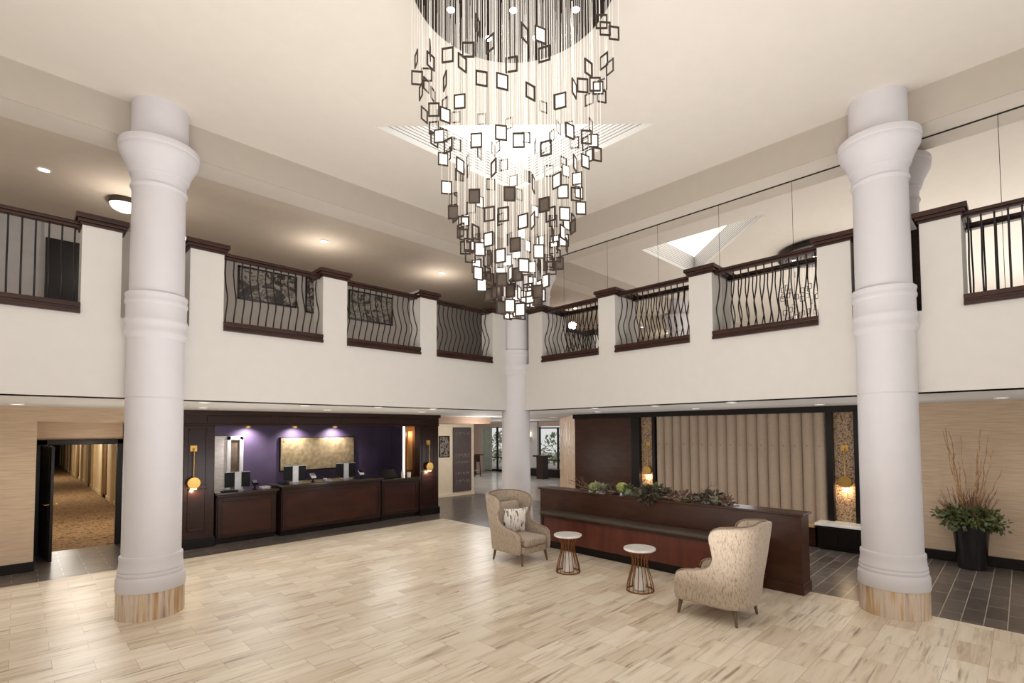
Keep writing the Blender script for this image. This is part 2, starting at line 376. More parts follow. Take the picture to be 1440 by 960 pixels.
# corridor behind the left door
hw=MB().box((2.3,13.4,0),(2.4,60,2.6)).box((-.1,13.4,0),(.2,60,2.6)).box((-.1,60,0),(2.4,60.2,2.6)).quad((0,13.4,2.6),(2.4,13.4,2.6),(2.4,60,2.6),(0,60,2.6))
struct(hw.build('wall_corridor',M['cream']))
tb=MB()
y=15.2
while y<50:
    tb.box((2.22,y,0),(2.31,y+.35,2.6)); y+=2.7
struct(tb.build('trim_%d'%k,pm('corridor pilaster',(214,190,150),rough=.7))); k+=1
dd=MB(); y=17.2
while y<50:
    dd.box((2.27,y,0),(2.305,y+.8,2.1)); y+=5.4
struct(dd.build('door_corridor',pm('corridor door brown',(120,88,56),rough=.5)))
struct(MB().box((2.27,13.4,0),(2.3,60,.12)).build('baseboard_corridor',M['cream']))
d1=thing('door_1','open black panelled door with brass lever, at the corridor opening on the left','door',(.3,13.3,0)); d1['kind']='structure'
del d1['category']
MB().box((.27,13.22,0),(.44,13.36,2.17)).box((1.5,13.22,0),(1.64,13.36,2.17)).box((.27,13.22,2.07),(1.64,13.36,2.17)).build('door_frame',M['black'],d1,bevel=.01)
lf=MB()
u=Vector((.12,-1.0,0)).normalized(); nrm=Vector((u.y,-u.x,0)); h0=Vector((.36,13.2,0))
def slab(m,s0,s1,z0,z1,t0,t1):
    vs=[]
    for z in (z0,z1):
        for s_,t_ in ((s0,t0),(s1,t0),(s1,t1),(s0,t1)):
            p=h0+u*s_+nrm*t_; vs.append((p.x,p.y,z))
    m.add(vs,[(0,3,2,1),(4,5,6,7),(0,1,5,4),(1,2,6,5),(2,3,7,6),(3,0,4,7)])
slab(lf,0,1.0,.01,2.06,-.022,.022); lf.build('door_leaf',M['black'],d1,bevel=.004)
pm_=MB()
for z0,z1 in ((.25,.6),(.72,1.25),(1.38,1.9)):
    slab(pm_,.14,.86,z0,z1,-.03,.03)
pm_.build('door_panel',M['black'],d1,bevel=.01)
hd=MB(); 
for sgn in (-1,1):
    p=h0+u*.93+nrm*(.022*sgn); q=p+nrm*(.06*sgn); e=q-u*.12
    hd.tube([(p.x,p.y,1.02),(q.x,q.y,1.02),(e.x,e.y,1.02)],.011,8)
hd.build('handle',M['brass'],d1,smooth=60)

# ------------------------------------------------------------------ columns
def column(name,c,label):
    t=thing(name,label,'column',(c[0],c[1],0),'round columns of the hall')
    MB().lathe([(0,.365),(.33,.365)],64,c).build('plinth',M['plinth'],t,smooth=40,label='travertine plinth')
    MB().lathe([(.33,.372),(.34,.376),(.47,.372),(.50,.362),(.515,.352),(.53,.358),(.55,.358),(.565,.348),(.58,.354),(.595,.354),(.61,.345),(.70,.338),(.73,.342),(.755,.338),(.765,.325),(.77,.318)],64,c).build('base_moulding',M['column'],t,smooth=35)
    MB().lathe([(.76,.32),(1.5,.318),(2.737,.314),(2.740,.308),(2.748,.308),(2.751,.314),(3.56,.310)],64,c).build('shaft',M['column'],t,smooth=30)
    MB().lathe([(3.50,.31),(3.54,.335),(3.56,.348),(3.60,.348),(3.62,.338),(3.68,.336),(3.70,.346),(3.73,.350),(3.75,.342),(3.77,.332),(3.93,.330),(3.95,.342),(3.98,.344),(4.0,.336),(4.03,.334),(4.05,.343),(4.075,.342),(4.09,.325),(4.10,.305)],64,c).build('band',M['column'],t,smooth=30)
    MB().lathe([(4.08,.302),(5.46,.295)],64,c).build('upper_shaft',M['column'],t,smooth=30)
    MB().lathe([(5.44,.295),(5.455,.312),(5.475,.318),(5.495,.312),(5.505,.30),(5.60,.305),(5.63,.315),(5.64,.33),(5.70,.345),(5.78,.375),(5.85,.41),(5.90,.435),(5.93,.44),(5.96,.438),(5.97,.448),(6.0,.452),(6.04,.448),(6.05,.44),(6.06,.32)],64,c).build('capital',M['column'],t,smooth=30)
    MB().lathe([(6.05,.318),(6.59,.318)],64,c).build('neck',M['column'],t,smooth=40)
column('column',(1.28,7.93),'large round pale column left of the reception desk, with travertine plinth')
column('column',(8.03,8.03),'round pale column in the far corner behind the armchair')
column('column',(7.94,1.215),'large round pale column at the right beside the planter')

# ------------------------------------------------------------------ balustrades
bal_me={}
def baluster(name,parent,pos,ax):
    key=(ax,)
    if key not in bal_me:
        pts=[]
        for i in range(17):
            s_=i/16; z=3.87+s_*(4.85-3.87)
            d=.115*math.exp(-((s_-.36)/.19)**2) - .028*math.exp(-((s_-.80)/.10)**2)
            pts.append((0,-d,z-4.0) if ax=='x' else (-d,0,z-4.0))
        o=MB().tube(pts,.0098,6).build(name,M['iron'],parent,off=(0,0,0),smooth=60)
        bal_me[key]=o.data
    else:
        o=bpy.data.objects.new(name,bal_me[key]); COL.objects.link(o); o.parent=parent
    o.location=pos
for ax,lst in (('x',((-1.0,.52,'wavy black balustrade at the far left end of the left balcony'),(2.08,3.54,'wavy black balustrade on the left balcony in front of the widest dark picture'),(3.96,5.44,'wavy black balustrade in the middle of the left balcony, before one picture'),(5.82,7.28,'wavy black balustrade on the left balcony next to the corner column'))),
               ('y',((-1.05,.45,'wavy black balustrade at the far right end of the mirrored balcony'),(1.97,3.48,'wavy black balustrade on the mirrored balcony just left of the right column'),(3.87,5.34,'wavy black balustrade in the middle of the mirrored balcony'),(5.72,7.19,'wavy black balustrade on the mirrored balcony next to the corner column')))):
    for a,b_,lab in lst:
        mid=(a+b_)/2
        loc=(mid,8.14,4.0) if ax=='x' else (8.14,mid,4.0)
        t=thing('balustrade',lab,'railing',loc,'balcony balustrades')
        def bx(m,d0,d1,z0,z1,a_=a,b__=b_):
            if ax=='x': m.box((a_,d0,z0),(b__,d1,z1))
            else: m.box((d0,a_,z0),(d1,b__,z1))
            return m
        m=MB(); bx(m,8.06,8.22,4.865,4.905); bx(m,8.09,8.19,4.835,4.87); m.build('handrail',M['woodx'],t,bevel=.008)
        m=MB(); bx(m,7.965,8.24,3.83,3.885); bx(m,7.98,8.22,3.79,3.835); bx(m,7.955,8.22,3.75,3.795); m.build('bottom_rail',M['woodx'],t,bevel=.006)
        n=13
        for i in range(n):
            p=a+(b_-a)*(i+.5)/n
            baluster('baluster',t,(p-mid,0,0) if ax=='x' else (0,p-mid,0),ax)

# ------------------------------------------------------------------ chandelier
CX=CY=3.22; ZD=6.42; RD=.955
ch=thing('chandelier','huge tapered chandelier of small square frames hung on cords from a dark round canopy','chandelier',(CX,CY,ZD))
MB().lathe([(ZD,RD-.015),(ZD+.012,RD),(ZD+.1,RD),(ZD+.16,RD-.12)],96,(CX,CY)).build('canopy',M['disc'],ch,smooth=30)
for a,b_ in ((2.92,3.78),(3.36,3.36),(3.79,2.93),(3.42,3.79),(3.77,3.44),(2.66,3.08),(3.08,2.66),(2.75,2.75)):
    sp=MB().lathe([(ZD-.03,.045),(ZD+.01,.05)],20,(a,b_)).build('spotlight',M['framem'],ch,smooth=40)
    MB().lathe([(ZD-.034,.034),(ZD-.03,.036)],16,(a,b_)).build('lens',M['spl'],sp)
ZR=[(0,3.33),(.1,3.38),(.15,3.42),(.28,3.62),(.38,3.8),(.47,3.98),(.58,4.25),(.66,4.75),(.78,5.25),(.93,5.8)]
def zr(r):
    for (r0,z0),(r1,z1) in zip(ZR[:-1],ZR[1:]):
        if r<=r1: return z0+(z1-z0)*(r-r0)/(r1-r0)
    return ZR[-1][1]
pend=[]
NP=210
for i in range(NP):
    uu=(i+.5)/NP; r=.92*uu**.62; th=i*2.399963
    z=zr(r)+R.uniform(-.16,.16)*(1 if r>.6 else .6)
    if r>.7 and R.random()<.35: z-=R.uniform(.1,.5)
    z=max(z,3.33)
    pend.append((CX+r*math.cos(th),CY+r*math.sin(th),z,R.gauss(PI*.25+PI/2,.75),R.random()))
pend.sort(key=lambda p:p[0]+p[1])
fw,fh,bt=.098,.124,.012
def frame_geo(m,p):
    x,y,z,a,_=p; c,s_=math.cos(a),math.sin(a)
    def bx(u0,u1,z0,z1,t):
        vs=[]
        for zz in (z0,z1):
            for uu,tt in ((u0,-t),(u1,-t),(u1,t),(u0,t)): vs.append((x+uu*c-tt*s_,y+uu*s_+tt*c,z+zz))
        m.add(vs,[(0,3,2,1),(4,5,6,7),(0,1,5,4),(1,2,6,5),(2,3,7,6),(3,0,4,7)])
    w=fw/2; bx(-w,w,0,bt,.005); bx(-w,w,fh-bt,fh,.005); bx(-w,-w+bt,bt,fh-bt,.005); bx(w-bt,w,bt,fh-bt,.005)
def panel_geo(m,p):
    x,y,z,a,_=p; c,s_=math.cos(a),math.sin(a); w=fw/2-bt
    m.quad(*[(x+uu*c,y+uu*s_,z+zz) for uu,zz in ((-w,bt),(w,bt),(w,fh-bt),(-w,fh-bt))])
def wire_geo(m,p,k_):
    x,y,z,a,_=p; w=(fw/2-.006)*k_; xx,yy=x+w*math.cos(a),y+w*math.sin(a)
    m.tube([(xx,yy,z+fh),(xx,yy,ZD+.01)],.00105,4,cap=False)
def ptype(p):
    if p[2]>5.0: return None if p[4]<.93 else 'w'
    if p[2]>4.4: return 'w' if p[4]<.48 else ('g' if p[4]<.53 else None)
    return 'w' if p[4]<.52 else ('g' if p[4]<.78 else None)
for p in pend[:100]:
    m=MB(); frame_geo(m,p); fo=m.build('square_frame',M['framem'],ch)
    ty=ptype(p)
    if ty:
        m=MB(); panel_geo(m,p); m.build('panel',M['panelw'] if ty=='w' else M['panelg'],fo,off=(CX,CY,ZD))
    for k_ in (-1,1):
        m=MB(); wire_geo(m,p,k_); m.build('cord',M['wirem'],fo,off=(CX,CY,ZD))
mf,mw_,mg,mc=MB(),MB(),MB(),MB()
for p in pend[100:]:
    frame_geo(mf,p); ty=ptype(p)
    if ty=='w': panel_geo(mw_,p)
    elif ty=='g': panel_geo(mg,p)
    wire_geo(mc,p,R.choice((-1,1)))
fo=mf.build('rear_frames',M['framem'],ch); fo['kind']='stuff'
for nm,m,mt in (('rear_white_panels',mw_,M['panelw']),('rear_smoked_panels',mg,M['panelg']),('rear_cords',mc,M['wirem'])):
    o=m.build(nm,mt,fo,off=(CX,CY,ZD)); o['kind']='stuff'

# ------------------------------------------------------------------ downlights
def downlight(x,y,z,label,group,r=.085):
    t=thing('downlight',label,'ceiling light',(x,y,z),group)
    m=MB(); m.lathe([(z-.002,r*.72),(z-.012,r*.78),(z-.012,r),(z,r*1.02)],28,(x,y),cap=False); m.build('trim_ring',M['white'],t,smooth=40)
    MB().disc((x,y,z-.004),r*.76).build('lens',M['lens'],t,recalc=False)
def lamp(kind,name,loc,energy,color=(1,.93,.84),size=.1,rot=None,spot=None,blend=.6,sy=None):
    d=bpy.data.lights.new(name,kind); d.energy=energy; d.color=color
    if kind=='AREA':
        d.size=size
        if sy: d.shape='RECTANGLE'; d.size_y=sy
    else: d.shadow_soft_size=size
    if kind=='SPOT': d.spot_size=spot or 2.2; d.spot_blend=blend
    o=bpy.data.objects.new(name,d); COL.objects.link(o); o.location=loc
    if rot: o.rotation_euler=rot
    o['kind']='helper'
    return o
DL=[(-.0,10.59,'left of the corridor door'),(1.96,8.45,'just right of the left column'),(2.36,10.25,'above the left pilaster sconce'),(3.45,8.48,'at balcony edge over the left desk end'),(4.49,9.92,'in front of the gold relief panel'),
    (4.72,8.3,'at balcony edge over the desk middle'),(6.66,9.74,'before the right end of the reception desk'),(5.91,8.25,'nearest the corner column, left side'),(8.36,6.08,'nearest the corner column, right side'),(10.03,7.22,'before the plain brown wall panel'),
    (8.41,4.76,'above the middle of the long bench'),(10.26,4.86,'in front of the curtain middle'),(8.34,3.34,'over the right end of the long bench'),(10.38,2.58,'in front of the mosaic niche'),(10.34,.21,'above the planter')]
for x,y,w in DL:
    downlight(x,y,ZS,'downlight in the lower soffit '+w,'downlights in the lower soffit')
for x,y,w in ((4.34,9.78,'seen above the widest dark picture'),(7.29,9.79,'seen left of the chandelier tip'),(.2,9.9,'above the far left balustrade'),(-1.6,9.8,'beyond the far left balustrade')):
    downlight(x,y,ZB+.03,'round downlight in the upper corridor ceiling, '+w,'downlights in the upper corridor')
for x,y,w in ((15.6,14.4,'over the far lounge floor'),(12.8,11.0,'beside the etched stone wall')):
    downlight(x,y,ZS,'round downlight in the lounge ceiling '+w,'lounge downlights',.14)
dm=thing('ceiling_dome','frosted dome ceiling light with bronze rim, left of the left column upstairs','ceiling light',(1.19,10.3,ZB+.03))
MB().lathe([(ZB+.03,.2),(ZB-.04,.22),(ZB-.07,.215)],36,(1.19,10.3),cap=False).build('rim',M['framem'],dm,smooth=40)
MB().lathe([(ZB-.17,.02),(ZB-.16,.09),(ZB-.12,.17),(ZB-.06,.205)],36,(1.19,10.3)).build('shade',M['shadew'],dm,smooth=60)

# ------------------------------------------------------------------ upstairs pictures and door
def picture(x0,x1,z0,z1,y,mat,label,group=None,fm='black',th=.04,name='framed_picture'):
    t=thing(name,label,'picture',((x0+x1)/2,y,z0),group)
    w=.03
    MB().box((x0,y-th,z0),(x0+w,y,z1)).box((x1-w,y-th,z0),(x1,y,z1)).box((x0,y-th,z0),(x1,y,z0+w)).box((x0,y-th,z1-w),(x1,y,z1)).build('frame',M[fm],t)
    MB().box((x0+w,y-th*.6,z0+w),(x1-w,y-.001,z1-w)).build('canvas',mat,t)
    return t
picture(3.36,4.62,5.2,5.93,11.9,M['art1'],'wide black and white picture of two arches behind the left balcony railing','dark pictures upstairs')
picture(4.83,5.6,5.14,5.98,11.9,M['art2'],'black and white picture half hidden behind a balcony pier','dark pictures upstairs')
picture(5.92,7.18,5.15,5.9,11.9,M['art3'],'wide black and white picture behind the middle left balustrade','dark pictures upstairs')
t=tag(MB().box((.29,11.84,3.8),(1.2,11.895,5.72)).build('dark_door',M['black'],bevel=.01),'black door in the upstairs corridor behind the far left balustrade','door')

# ------------------------------------------------------------------ reception
rp=thing('reception_surround','dark mahogany surround of the reception recess, with header and two pilasters','wooden surround',(5.4,11.6,0))
MB().box((2.36,11.58,2.43),(8.5,11.8,ZS-.002)).box((2.34,11.54,2.66),(8.54,11.8,ZS-.002)).box((2.36,11.56,2.43),(8.5,11.8,2.47)).build('header',M['wood'],rp,bevel=.008)
hp=MB()
for i in range(4):
    x0=2.75+i*1.42; hp.box((x0,11.565,2.49),(x0+1.25,11.6,2.64))
hp.build('header_panel',M['wood'],rp,bevel=.01)
for x0,x1 in ((2.36,2.9),(7.87,8.5)):
    MB().box((x0,11.6,0),(x1,11.85,2.43)).build('pilaster',M['wood'],rp,bevel=.008)
    MB().box((x0-.02,11.55,0),(x1+.02,11.62,.17)).box((x0-.01,11.57,.17),(x1+.01,11.62,.2)).build('pilaster_base',M['black'],rp,bevel=.006)
    m=MB(); a,b_=x0+.07,x1-.14
    for q0,q1 in ((.34,1.18),(1.22,2.36)):
        m.box((a,11.585,q0),(a+.03,11.6,q1)).box((b_-.03,11.585,q0),(b_,11.6,q1)).box((a,11.585,q0),(b_,11.6,q0+.03)).box((a,11.585,q1-.03),(b_,11.6,q1))
    m.build('panel_moulding',M['wood'],rp,bevel=.004)
# recess shell
struct(MB().box((2.9,14.0,0),(9,14.1,2.6)).build('wall_reception_back',M['purple']))
struct(MB().box((2.85,11.85,0),(2.9,14,2.6)).build('wall_reception_left',M['brickw']))
struct(MB().box((8.45,11.85,0),(8.5,14.2,ZS)).build('wall_reception_right',M['purple']))
struct(MB().box((2.9,11.83,2.45),(8.45,14,2.5)).build('ceiling_reception',M['wooddk']))
struct(MB().box((2.9,13.93,0),(3.74,14.0,2.2)).build('wall_reception_white',M['brickw']))
d2=thing('door_2','white framed door with tinted glass at the back of the reception recess','door',(3.85,13.95,0)); d2['kind']='structure'; del d2['category']
MB().box((3.74,13.9,0),(3.83,14,2.2)).box((4.03,13.9,0),(4.12,14,2.2)).box((3.74,13.9,2.1),(4.12,14,2.2)).build('door_frame',M['white'],d2,bevel=.01)
MB().box((3.83,13.95,0),(4.03,13.99,2.1)).build('door_glass',M['glassd'],d2)
# lit wood niche at the right end
nb=thing('lit_wood_panel','lit honey brown wood panel with a glowing white edge right of the purple wall','wall panel',(8.0,12.35,0))
MB().box((7.84,12.3,0),(8.44,12.36,2.43)).build('panel',pm('honey wood',(150,96,58),(120,72,42),scale=(14,14,1),rough=.4),nb)
MB().box((7.815,12.28,1.0),(7.835,12.36,2.43)).build('light_strip',M['strip'],nb,label='glowing white strip')
MB().box((7.93,12.27,1.2),(8.08,12.3,2.3)).build('flute',pm('pale honey wood',(206,158,104),(180,130,80),scale=(14,14,1),rough=.4),nb)
M['ven']=pm('mahogany veneer',(64,32,21),(48,22,14),scale=(2,2,6),rough=.3,detail=6,spec=.35)
def counter(x0,x1,y0,z1,label,split):
    t=thing('reception_counter',label,'reception desk',((x0+x1)/2,y0+.4,0),'reception desk sections')
    MB().box((x0,y0+.03,.1),(x1,y0+.62,z1-.06)).build('body',M['wood'],t,bevel=.005)
    MB().box((x0+.01,y0+.08,0),(x1-.01,y0+.58,.1)).build('toe_kick',M['black'],t)
    MB().box((x0-.03,y0-.08,z1-.05),(x1+.03,y0+.72,z1)).build('worktop',M['granite'],t,bevel=.012)
    MB().box((x0,y0-.01,z1-.11),(x1,y0+.1,z1-.05)).build('edge_moulding',M['wood'],t,bevel=.01)
    for i in range(split):
        a=x0+(x1-x0)*i/split+.02; b_=x0+(x1-x0)*(i+1)/split-.02
        m=MB(); w=.09
        m.box((a,y0,.12),(a+w,y0+.03,z1-.11)).box((b_-w,y0,.12),(b_,y0+.03,z1-.11)).box((a+w,y0,.12),(b_-w,y0+.03,.12+w)).box((a+w,y0,z1-.11-w),(b_-w,y0+.03,z1-.11))
        m.build('panel_frame',M['wood'],t,bevel=.006)
        MB().box((a+w,y0+.016,.12+w),(b_-w,y0+.032,z1-.11-w)).build('front_panel',M['ven'],t)
counter(2.95,4.13,11.6,1.06,'low left section of the dark reception desk, holding a monitor and papers',1)
counter(4.2,6.64,11.5,1.13,'long raised middle section of the dark reception desk with granite top',1)
counter(6.71,7.86,11.6,1.06,'low right section of the dark reception desk beside the pilaster',1)
# things on the counters
def monitor(x,y,z,label,group='desk monitors',w=.5,h=.33):
    t=thing('monitor',label,'monitor',(x,y,z),group)
    MB().box((x-w/2,y,z+.06),(x+w/2,y+.03,z+.06+h)).build('screen_back',M['plastic'],t,bevel=.006)
    MB().box((x-w/2,y-.004,z+.06+h-.012),(x+w/2,y+.03,z+.06+h)).build('top_edge',M['chrome'],t)
    MB().box((x-.065,y-.03,z+.008),(x+.065,y,z+.06+h)).build('stand',M['chrome'],t,bevel=.004)
    MB().box((x-.12,y-.09,z),(x+.12,y+.09,z+.01)).build('foot',M['chrome'],t,bevel=.004)
monitor(3.42,11.9,1.06,'monitor seen from behind on the low left section of the desk')
monitor(4.62,11.85,1.13,'monitor seen from behind on the raised desk, below the left end of the gold relief')
monitor(5.86,11.85,1.13,'monitor seen from behind on the raised desk, below the right end of the gold relief')
def terminal(x,y,z,label,m1,m2,group='card terminals'):
    t=thing('card_terminal',label,'card terminal',(x,y,z),group)
    MB().lathe([(z,.05),(z+.012,.05),(z+.02,.02),(z+.1,.02)],20,(x,y)).build('stand',M['plastic'],t,smooth=40)
    MB().prism([(y-.06,z+.08),(y+.05,z+.17),(y+.06,z+.2),(y-.07,z+.11)],x-.06,x+.06,'x').build('body',m1,t,bevel=.01)
    MB().prism([(y-.03,z+.142),(y+.045,z+.19),(y+.042,z+.197),(y-.034,z+.149)],x-.045,x+.045,'x').build('screen',m2,t)
terminal(3.72,11.75,1.06,'black card terminal beside the left monitor',M['plastic'],M['chrome'])
terminal(4.98,11.72,1.13,'white card terminal right of the middle monitor',M['white'],M['chrome'])
terminal(6.2,11.72,1.13,'card terminal right of the monitor under the relief right end',M['white'],M['plastic'])
tag(MB().box((3.06,11.62,1.06),(3.36,11.8,1.08)).build('writing_pad',M['plastic'],bevel=.004),'flat black writing pad on the left end of the low desk','pad')
tag(MB().box((3.9,11.85,1.06),(4.08,12.05,1.09)).build('paper_stack',M['white'],bevel=.003),'small stack of white papers on the low left desk','papers')
tag(MB().box((4.22,11.6,1.13),(4.4,11.8,1.17)).build('brochure_tray',M['plastic'],bevel=.004),'dark brochure tray on the left end of the raised desk','tray')
ds=thing('desk_phone','small silver desk phone on the middle of the raised reception desk','phone',(5.33,11.7,1.13))
MB().prism([(11.64,1.13),(11.8,1.13),(11.8,1.17),(11.64,1.145)],5.25,5.42,'x').build('body',M['chrome'],ds,bevel=.005)
MB().box((5.255,11.66,1.16),(5.3,11.79,1.19)).build('handset',M['white'],ds,bevel=.008)
lp=thing('display_stand','tilted black tablet display on the low right section of the desk','tablet',(7.05,11.8,1.06))
MB().prism([(11.72,1.07),(11.74,1.06),(11.98,1.27),(11.96,1.285)],6.84,7.28,'x').build('screen',M['plastic'],lp,bevel=.005)
MB().prism([(11.93,1.06),(11.97,1.06),(11.96,1.26),(11.92,1.23)],6.98,7.14,'x').build('stand',M['chrome'],lp)
for x,w,h,lab in ((7.42,.07,.2,'white bottle on the low right desk beside the black tablet'),(7.62,.11,.13,'small white tub on the low right desk beside the lit panel')):
    o=MB().lathe([(1.06,w*.5),(1.06+h*.7,w*.5),(1.06+h*.78,w*.3 if w<.1 else w*.5),(1.06+h,w*.3 if w<.1 else w*.5)],20,(x,11.74)).build('desk_bottle' if w<.1 else 'desk_tub',M['white'],smooth=40)
    tag(o,lab,'bottle' if w<.1 else 'container')
# gold relief on purple wall
gr=thing('relief_art_panel','wide gold textured relief panel mounted on the purple reception wall','wall art',(6.1,13.95,1.26))
MB().box((5.05,13.93,1.26),(7.14,13.96,2.13)).build('relief',M['gold'],gr,bevel=.006)
MB().box((5.03,13.955,1.24),(7.16,13.998,2.15)).build('backing',M['plastic'],gr)
m=MB()
for x in (5.13,7.06):
    for z in (1.34,2.05): m.lathe([(0,.016),(.02,.014)],12); 
mm=MB()
for x in (5.13,7.06):
    for z in (1.34,2.05): mm.box((x-.014,13.915,z-.014),(x+.014,13.93,z+.014))
mm.build('fixing_stud',M['chrome'],gr)
# under-header washers
for i,x in enumerate((3.55,4.55,5.5)):
    t=thing('wall_washer','small bright lamp under the reception header, '+('above the white door','above the left end of the gold relief','above the middle of the gold relief')[i],'ceiling light',(x,11.7,2.43),'lamps under the reception header')
    MB().lathe([(2.395,.055),(2.43,.06)],20,(x,11.7)).build('housing',M['brass'],t,smooth=40)
    MB().disc((x,11.7,2.393),.045).build('lens',M['lens'],t,recalc=False)
    lamp('SPOT','wash_light',(x*1.18+.02,13.7,2.42),75,(1,.94,.96),.03,rot=(math.radians(24),0,0),spot=2.3,blend=1)

# ------------------------------------------------------------------ sconces
def sconce(face,u0,z_top,z_bot,label):
    # face: ('y',value) or ('x',value) wall plane it hangs on; u0 = position along the wall
    ax,pv=face
    def P(a,d,z): return (a,pv-d,z) if ax=='y' else (pv-d,a,z)
    t=thing('wall_sconce',label,'wall lamp',P(u0,0,z_top),'brass wall sconces')
    def bx(m,a0,a1,d0,d1,z0,z1):
        p=P(a0,d0,z0); q=P(a1,d1,z1); return m.box(tuple(min(i,j) for i,j in zip(p,q)),tuple(max(i,j) for i,j in zip(p,q)))
    bx(MB(),u0-.06,u0+.06,0,.025,z_top-.06,z_top+.06).build('back_plate',M['brass'],t,bevel=.004)
    MB().tube([P(u0,.025,z_top),P(u0,.07,z_top),P(u0,.07,z_bot+.1)],.009,8).build('rod',M['brass'],t,smooth=60)
    # drum lamp: short cylinder with axis towards the room
    pts=[]; n=32; m=MB(); rr=.115
    for d in (.03,.11):
        for k_ in range(n):
            a=2*PI*k_/n; pts.append(P(u0+rr*math.cos(a),d,z_bot+rr*math.sin(a)))
    fs=[(k_,(k_+1)%n,n+(k_+1)%n,n+k_) for k_ in range(n)]+[tuple(range(n)),tuple(range(n,2*n))]
    m.add(pts,fs); m.build('lamp_drum',M['brass'],t,bevel=.006,smooth=40)
    bx(MB(),u0-.05,u0+.05,.05,.09,z_bot-rr-.012,z_bot-rr+.008).build('light_slot',M['bulb'],t,label='glowing slot')
    p=P(u0,.1,z_bot-rr-.05)
    lamp('POINT','sconce_light',p,5,(1,.78,.5),.03)
sconce(('y',11.6),2.52,1.98,1.3,'brass drum wall sconce on the pilaster beside the left column')
sconce(('y',11.6),8.14,1.98,1.32,'brass drum wall sconce on the right pilaster of the reception')
sconce(('x',11.5),2.45,1.92,1.27,'brass drum wall sconce in the mosaic niche right of the curtain')
sconce(('x',11.5),6.72,1.92,1.27,'brass drum wall sconce in the niche left of the curtain')

# ------------------------------------------------------------------ curtain wall on the right
cw=thing('curtain_surround','dark wood surround framing the long taupe curtain and its side niches','wooden surround',(11.5,5.5,0))
MB().box((11.35,2.16,2.62),(11.6,9.05,ZS-.002)).build('header',M['black'],cw)
for a,b_ in ((2.16,2.28),(2.63,2.74),(6.48,6.56),(6.92,7.16)):
    MB().box((11.38,a,0),(11.6,b_,2.64)).build('post',M['black'],cw,bevel=.004)
MB().box((11.44,7.16,0),(11.6,9.05,2.64)).build('plain_panel',M['wooddk'],cw,label='plain brown wall panel')
MB().box((11.5,2.28,0),(11.56,2.63,2.62)).build('mosaic_panel',M['mosaic'],cw,label='speckled bronze mosaic strip')
MB().box((11.5,6.56,0),(11.56,6.92,2.62)).build('mosaic_panel',M['mosaic'],cw,label='speckled bronze mosaic strip')
MB().box((11.55,2.7,0),(11.6,6.5,2.62)).build('backing',M['black'],cw)
cu=thing('curtain','long taupe pleated curtain hanging behind the bench','curtain',(11.47,4.6,.42))
m=MB(); n=400; y0,y1=2.75,6.47; folds=17
vs=[]; rows=(.42,1.0,1.6,1.93,2.0,2.3,2.62)
for z in rows:
    for i in range(n+1):
        s_=i/n; ph=(s_*folds)%1.0
        d=.12*abs(math.sin(PI*ph))**.6*(1 if z<1.9 else .9)
        vs.append((11.49-d, y0+(y1-y0)*s_, z))
fs=[(r*(n+1)+i,r*(n+1)+i+1,(r+1)*(n+1)+i+1,(r+1)*(n+1)+i) for r in range(len(rows)-1) for i in range(n)]
m.add(vs,fs); m.build('cloth',M['curtain'],cu,smooth=50,recalc=False)
for i in range(folds):
    yy=y0+(y1-y0)*(i+.5)/folds
    b_=MB(); b_.tube([(11.39,yy,1.95),(11.372,yy,1.95)],.014,12); b_.build('tuft_button',pm('tuft button',(150,112,78),rough=.5) if 'btn' not in M else M['btn'],cu); 
    if 'btn' not in M: M['btn']=bpy.data.materials['tuft button']
wb=thing('window_seat','low dark ledge running under the curtain','ledge',(11.25,4.7,0))
MB().box((11.1,2.9,.02),(11.48,6.45,.38)).build('body',M['wood'],wb,bevel=.006)
MB().box((11.06,2.9,.38),(11.48,6.47,.42)).build('top',pm('tan ledge top',(186,150,104),(170,134,92),rough=.5),wb,bevel=.006)
lc=thing('low_cabinet','low black cabinet with white stone top below the mosaic niche','cabinet',(11.2,2.5,0))
MB().box((11.02,2.14,.03),(11.46,2.84,.45)).build('body',M['black'],lc,bevel=.005)
MB().box((11.05,2.17,0),(11.44,2.81,.03)).build('toe_kick',M['black'],lc)
MB().box((10.98,2.1,.45),(11.47,2.88,.5)).build('top',M['marble'],lc,bevel=.006,label='white stone top')
MB().box((11.005,2.2,.08),(11.02,2.48,.42)).box((11.005,2.5,.08),(11.02,2.78,.42)).build('door',M['black'],lc,bevel=.004)

# ------------------------------------------------------------------ long bench
bn=thing('bench_divider','long dark wood bench with high back, standing behind the armchairs and small tables','bench',(7.8,4.6,0))
MB().box((7.78,2.2,.14),(8.12,7.08,1.085)).build('back',M['wooddk'],bn,bevel=.006)
MB().box((7.765,2.185,0),(8.14,7.09,.15)).build('plinth',M['wooddk'],bn,bevel=.008)
MB().box((7.755,2.17,1.085),(8.15,7.11,1.115)).build('top',M['wooddk'],bn,bevel=.005)
MB().box((7.40,2.62,.655),(7.78,6.76,.70)).build('seat',M['stonetop'],bn,bevel=.006,label='dark stone seat slab')
MB().box((7.43,2.66,.60),(7.78,6.74,.655)).build('seat_rail',M['wooddk'],bn)
MB().box((7.46,2.68,.15),(7.78,6.71,.60)).build('front_panel',M['woodred'],bn,bevel=.004,label='reddish brown front panel')
MB().box((7.53,2.72,0),(7.78,6.68,.15)).build('toe_kick',M['black'],bn)
MB().box((7.445,6.71,.0),(7.78,6.75,.60)).build('end_panel',M['wooddk'],bn)

